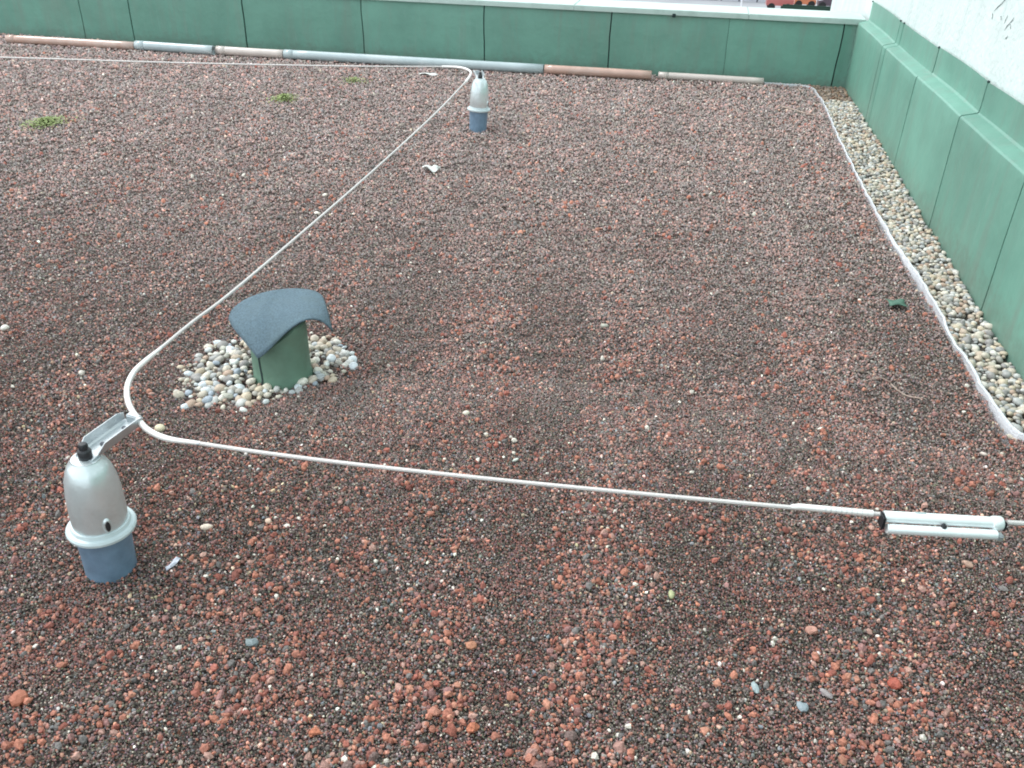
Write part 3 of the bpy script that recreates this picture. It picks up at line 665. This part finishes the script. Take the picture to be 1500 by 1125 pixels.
b = bmesh.new(); box(b, (.118, -.022, -.014), (.014, .016, .016), bevel=.003); link_bm('end_lug', b, STEEL, ab)

# ------------------------------------------------------------------ vent pipe with bent felt hood
vent = empty('vent_pipe', (VENT[0], VENT[1], 0)); tag(vent, 'short green wrapped vent pipe under a bent slate blue felt hood', 'vent')
b = bmesh.new(); lathe(b, [(.107, -.02), (.104, .004), (.0985, .03), (.0975, .17), (.0965, .212), (.092, .216), (0, .216)], 40)
for v in b.verts:
    if v.co.z > 0: v.co.z *= (.214 - max(0, -v.co.x * .75 - v.co.y * .66 + .035) * .62) / .216
link_bm('pipe', b, VENTGREEN, vent, True)
b = bmesh.new(); a0 = math.radians(-108)
for k in range(7):
    pass
rr = .0988; sv = []
for k in range(6):
    z = .0 + .135 * k / 5; a = a0 + .02 * math.sin(k * 1.3); R_ = rr + (.007 if k == 0 else 0)
    sv.append([b.verts.new((R_ * math.cos(a + d), R_ * math.sin(a + d), z)) for d in (-.04, .04)])
for p, q in zip(sv, sv[1:]): b.faces.new((p[0], p[1], q[1], q[0]))
o = link_bm('wrap_seam', b, SEAM, vent); 
# hood control net (world coordinates): rows back -> front, columns left -> right
H = [[(-1.452, 2.372, .196), (-1.40, 2.47, .246), (-1.275, 2.555, .250), (-1.172, 2.535, .232)],
     [(-1.405, 2.318, .190), (-1.338, 2.385, .240), (-1.225, 2.465, .254), (-1.135, 2.475, .222)],
     [(-1.352, 2.275, .176), (-1.278, 2.325, .230), (-1.180, 2.395, .253), (-1.105, 2.425, .205)],
     [(-1.282, 2.228, .142), (-1.222, 2.262, .196), (-1.155, 2.335, .244), (-1.085, 2.395, .182)]]
def bez(P, t): 
    P = [Vector(p) for p in P]
    # cubic Lagrange through four evenly spaced points
    w0 = -4.5 * (t - 1/3) * (t - 2/3) * (t - 1); w1 = 13.5 * t * (t - 2/3) * (t - 1); w2_ = -13.5 * t * (t - 1/3) * (t - 1); w3 = 4.5 * t * (t - 1/3) * (t - 2/3)
    return P[0] * w0 + P[1] * w1 + P[2] * w2_ + P[3] * w3
b = bmesh.new(); n1 = 20; g_ = []
for j in range(n1 + 1):
    row = [bez([bez(H[r_], i / n1) for r_ in range(4)], j / n1) for i in range(n1 + 1)]
    g_.append([b.verts.new(p - Vector((VENT[0], VENT[1], 0))) for p in row])
for j in range(n1):
    for i in range(n1): b.faces.new((g_[j][i], g_[j + 1][i], g_[j + 1][i + 1], g_[j][i + 1]))
bmesh.ops.recalc_face_normals(b, faces=b.faces[:])
o = link_bm('hood', b, SLATE, vent, True); md = o.modifiers.new('t', 'SOLIDIFY'); md.thickness = .0045; md.offset = 0

# ------------------------------------------------------------------ pipes along the back parapet
def pipe(p0, p1, r_, m, label, wob=.004):
    e = empty('drain_pipe', ((p0[0] + p1[0]) / 2, (p0[1] + p1[1]) / 2, 0)); tag(e, label, 'pipe', 'pipes laid end to end along the back parapet')
    P0, P1 = Vector(p0), Vector(p1); n_ = 10; pts = []
    for k in range(n_ + 1):
        t = k / n_; p = P0.lerp(P1, t); p.y += wob * math.sin(t * 5 + p0[0]); pts.append(p)
    b = bmesh.new(); tube(b, pts, r_, 20, caps=False)
    o = child('barrel', b, m, e, True); md = o.modifiers.new('t', 'SOLIDIFY'); md.thickness = .004; md.offset = -1
    d = (P0 - P1).normalized()
    b = bmesh.new(); tube(b, [P0 - d * .0, P0 - d * .09], r_ + .0006, 20, caps=False); o = child('socket', b, m, e, True)
    md = o.modifiers.new('t', 'SOLIDIFY'); md.thickness = .006; md.offset = -1
    return e
ZP = .05
pipe((-6.60, 7.68, ZP + .042), (-5.25, 7.73, ZP + .042), .038, PIPE_OR, 'faded orange drain pipe, leftmost of the row')
pipe((-5.24, 7.73, ZP + .050), (-4.43, 7.72, ZP + .050), .042, PIPE_GR, 'short grey blue pipe right of the leftmost orange pipe')
pipe((-4.42, 7.76, ZP + .045), (-3.75, 7.77, ZP + .045), .039, PIPE_BE, 'pale beige pipe section in the middle left of the row')
pipe((-3.74, 7.77, ZP + .048), (-1.30, 7.83, ZP + .048), .041, PIPE_GR, 'long pale grey blue pipe behind the far anchor post')
pipe((-1.29, 7.84, ZP + .048), (-.345, 7.87, ZP + .046), .039, PIPE_OR, 'faded orange pipe right of the far anchor post')
pipe((-.29, 7.97, ZP + .033), (.62, 8.01, ZP + .030), .030, PIPE_BE, 'thinner beige grey pipe ending near the right corner')

# ------------------------------------------------------------------ plants and litter
def moss(x, y, rx, ry, n_, label):
    z0 = float(ground_z(x, y)); b = bmesh.new()
    for _ in range(n_):
        a = random.uniform(0, 2 * PI); q = abs(random.gauss(0, .42)); px_, py = rx * q * math.cos(a), ry * q * math.sin(a)
        h_ = random.uniform(.006, .045) * max(.25, 1 - q * .7); t = random.uniform(0, 2 * PI); l_ = random.uniform(.008, .018); w_ = l_ * .4
        c = Vector((px_, py, h_)); d = Vector((math.cos(t), math.sin(t), random.uniform(-.2, .9))).normalized(); s_ = d.cross(Vector((0, 0, 1))).normalized()
        v = [b.verts.new(c), b.verts.new(c + d * l_ * .5 + s_ * w_), b.verts.new(c + d * l_), b.verts.new(c + d * l_ * .5 - s_ * w_)]
        b.faces.new(v)
    o = empty('moss_plant', (x, y, z0)); tag(o, label, 'plant', 'low green plants growing in the gravel'); f_ = link_bm('foliage', b, MOSS, o); f_['kind'] = 'stuff'; return o
moss(-4.25, 5.10, .17, .22, 1500, 'largest yellow green creeping plant in the gravel at the far left')
moss(-3.03, 6.20, .13, .17, 800, 'middle small green plant in the gravel left of the far post')
moss(-2.76, 6.98, .20, .16, 380, 'sparse flat green plant nearest the pipes at the back')

def lone(x, y, s_, col, label, kind='pebble', sq=(1, .8, .65), seed=0, rz=None, smooth=True, name=None):
    m_ = mat(name or 'lone_' + kind, col, .6, var=.15, scale=120, bump=.2, bscale=200)
    me = rock_mesh(name or kind, 2, .16 if smooth else .3, m_, smooth, 900 + seed, sq)
    o = bpy.data.objects.new(name or kind, me); COL.objects.link(o); o.scale = (s_,) * 3; o.location = (x, y, float(ground_z(x, y)) + s_ * .38 + .002)
    o.rotation_euler = (random.uniform(-.2, .2), random.uniform(-.2, .2), rz if rz is not None else random.uniform(0, 6)); tag(o, label, kind); return o
lone(-1.500, 1.960, .0185, (.62, .56, .40), 'cream round pebble just inside the cable bend', seed=1)
lone(-2.435, 2.436, .0165, (.66, .64, .58), 'white pebble lying at the left edge of the gravel', seed=2)
lone(-1.120, 1.560, .0165, (.66, .56, .46), 'flat cream stone right of the near anchor post', seed=3, sq=(1, .6, .5), rz=.4)
lone(-.976, 1.627, .0105, (.62, .46, .36), 'small pinkish cream stone below the cable', seed=4)
lone(-.588, 2.275, .0120, (.68, .64, .52), 'small white stone in the middle of the gravel', seed=5)
lone(-.216, 3.024, .0170, (.42, .42, .36), 'pale grey oval stone left in the far middle', seed=6, sq=(1, .55, .5), rz=.1)
lone(-.379, 2.058, .0120, (.56, .60, .54), 'pale sliver of stone just behind the straight cable', seed=7, sq=(1, .4, .4), rz=.7)
lone(.108, 1.590, .0140, (.38, .40, .22), 'yellow green oval pebble below the middle of the cable', seed=8, sq=(.55, 1, .5), rz=.1)
lone(-.817, 1.216, .0160, (.16, .20, .21), 'blue grey slate chip in the lower left gravel', 'stone chip', (1, .7, .4), 9, .2, False, 'slate_chip')
lone(.299, 1.344, .0155, (.30, .37, .38), 'pale blue green slate chip standing at the lower right', 'stone chip', (.5, 1, .45), 10, .3, False, 'slate_chip')
lone(.397, 1.312, .0150, (.24, .29, .32), 'blue grey angular chip right of the pale blue green one', 'stone chip', (.8, .9, .45), 11, .2, False, 'slate_chip')
lone(.451, 1.360, .0165, (.27, .24, .24), 'mauve grey elongated chip at the lower right', 'stone chip', (1, .45, .4), 12, -.6, False, 'slate_chip')
lone(.860, 1.873, .0150, (.40, .26, .20), 'tan stone just above the energy absorber', 'stone chip', (1, .6, .5), 13, -.4, False, 'tan_stone')
lone(-1.947, 2.204, .0130, (.56, .52, .46), 'pale round stone left of the cable bend', seed=14)
lone(1.037, 2.426, .0120, (.62, .54, .48), 'pale chip beside the near end of the metal edging', seed=15, sq=(1, .5, .5), rz=-.5)
lone(-1.22, .966, .0190, (.34, .12, .07), 'big orange scoria lump at the bottom left', 'scoria lump', (1, .85, .7), 16, 0, False, 'scoria_lump')
lone(-.333, 1.321, .0130, (.38, .17, .10), 'round orange scoria lump at the lower middle', 'scoria lump', (1, .85, .7), 17, 0, False, 'scoria_lump')
lone(.437, 1.547, .0150, (.42, .22, .17), 'pinkish scoria lump below the straight cable at right', 'scoria lump', (1, .8, .7), 18, 0, False, 'scoria_lump')
lone(.603, 1.423, .0150, (.36, .09, .06), 'deep red scoria lump at the lower right', 'scoria lump', (1, .9, .7), 19, 0, False, 'scoria_lump')

def scrap(name, x, y, sx, sy, m_, label, cat, rz, amp=.01, seed=0, lift=.008):
    b = bmesh.new(); rr = random.Random(seed); n_ = 6; g0 = []
    for j in range(n_ + 1):
        g0.append([b.verts.new(((i / n_ - .5) * sx * (1 + .12 * math.sin(j + seed)), (j / n_ - .5) * sy * (1 + .13 * math.sin(i * 1.1 + seed)), amp * math.sin(i * 1.1 + seed) * math.cos(j * .9 + seed) + amp)) for i in range(n_ + 1)])
    for j in range(n_):
        for i in range(n_): b.faces.new((g0[j][i], g0[j][i + 1], g0[j + 1][i + 1], g0[j + 1][i]))
    o = link_bm(name, b, m_, None, True); md = o.modifiers.new('t', 'SOLIDIFY'); md.thickness = .0015
    o.location = (x, y, float(ground_z(x, y)) + lift); o.rotation_euler.z = rz; tag(o, label, cat)
scrap('membrane_scrap', .967, 3.53, .075, .060, mat('green_scrap', (.07, .15, .11), .7, var=.3, scale=60), 'torn scrap of green membrane on the gravel near the edging', 'scrap', .2, .006, 2)
scrap('plastic_scrap', -1.452, 4.80, .10, .06, SCRAPWHITE, 'crumpled white scrap on the gravel between the posts', 'scrap', .1, .018, 3)
scrap('plastic_sliver', -1.130, 1.412, .014, .045, mat('pale_sliver', (.55, .58, .66), .4), 'pale sliver of plastic right of the near anchor post', 'scrap', -.2, .004, 4, .006)
scrap('plastic_scrap', -3.0 + .75, 7.45, .16, .05, SCRAPWHITE, 'small white scrap lying in front of the long grey pipe', 'scrap', .1, .010, 6)
def twig(pts, r_, label):
    b = bmesh.new(); tube(b, catmull([(p[0], p[1], float(ground_z(p[0], p[1])) + .008 + r_ + (p[2] if len(p) > 2 else 0)) for p in pts], 5), r_, 6); o = link_bm('twig', b, TWIG, None, True); tag(o, label, 'twig')
twig([(.822, 2.80, .006), (.845, 2.765), (.872, 2.745), (.905, 2.715, .004)], .0022, 'pale twig on the gravel left of the metal edging')
twig([(.72, 7.10), (.80, 7.0, .006), (.87, 6.93), (.95, 6.86)], .005, 'long pale twig lying in the far right gravel')
twig([(.745, 2.83), (.79, 2.84, .003), (.83, 2.83)], .0016, 'tiny reddish stalk beside the pale twig')
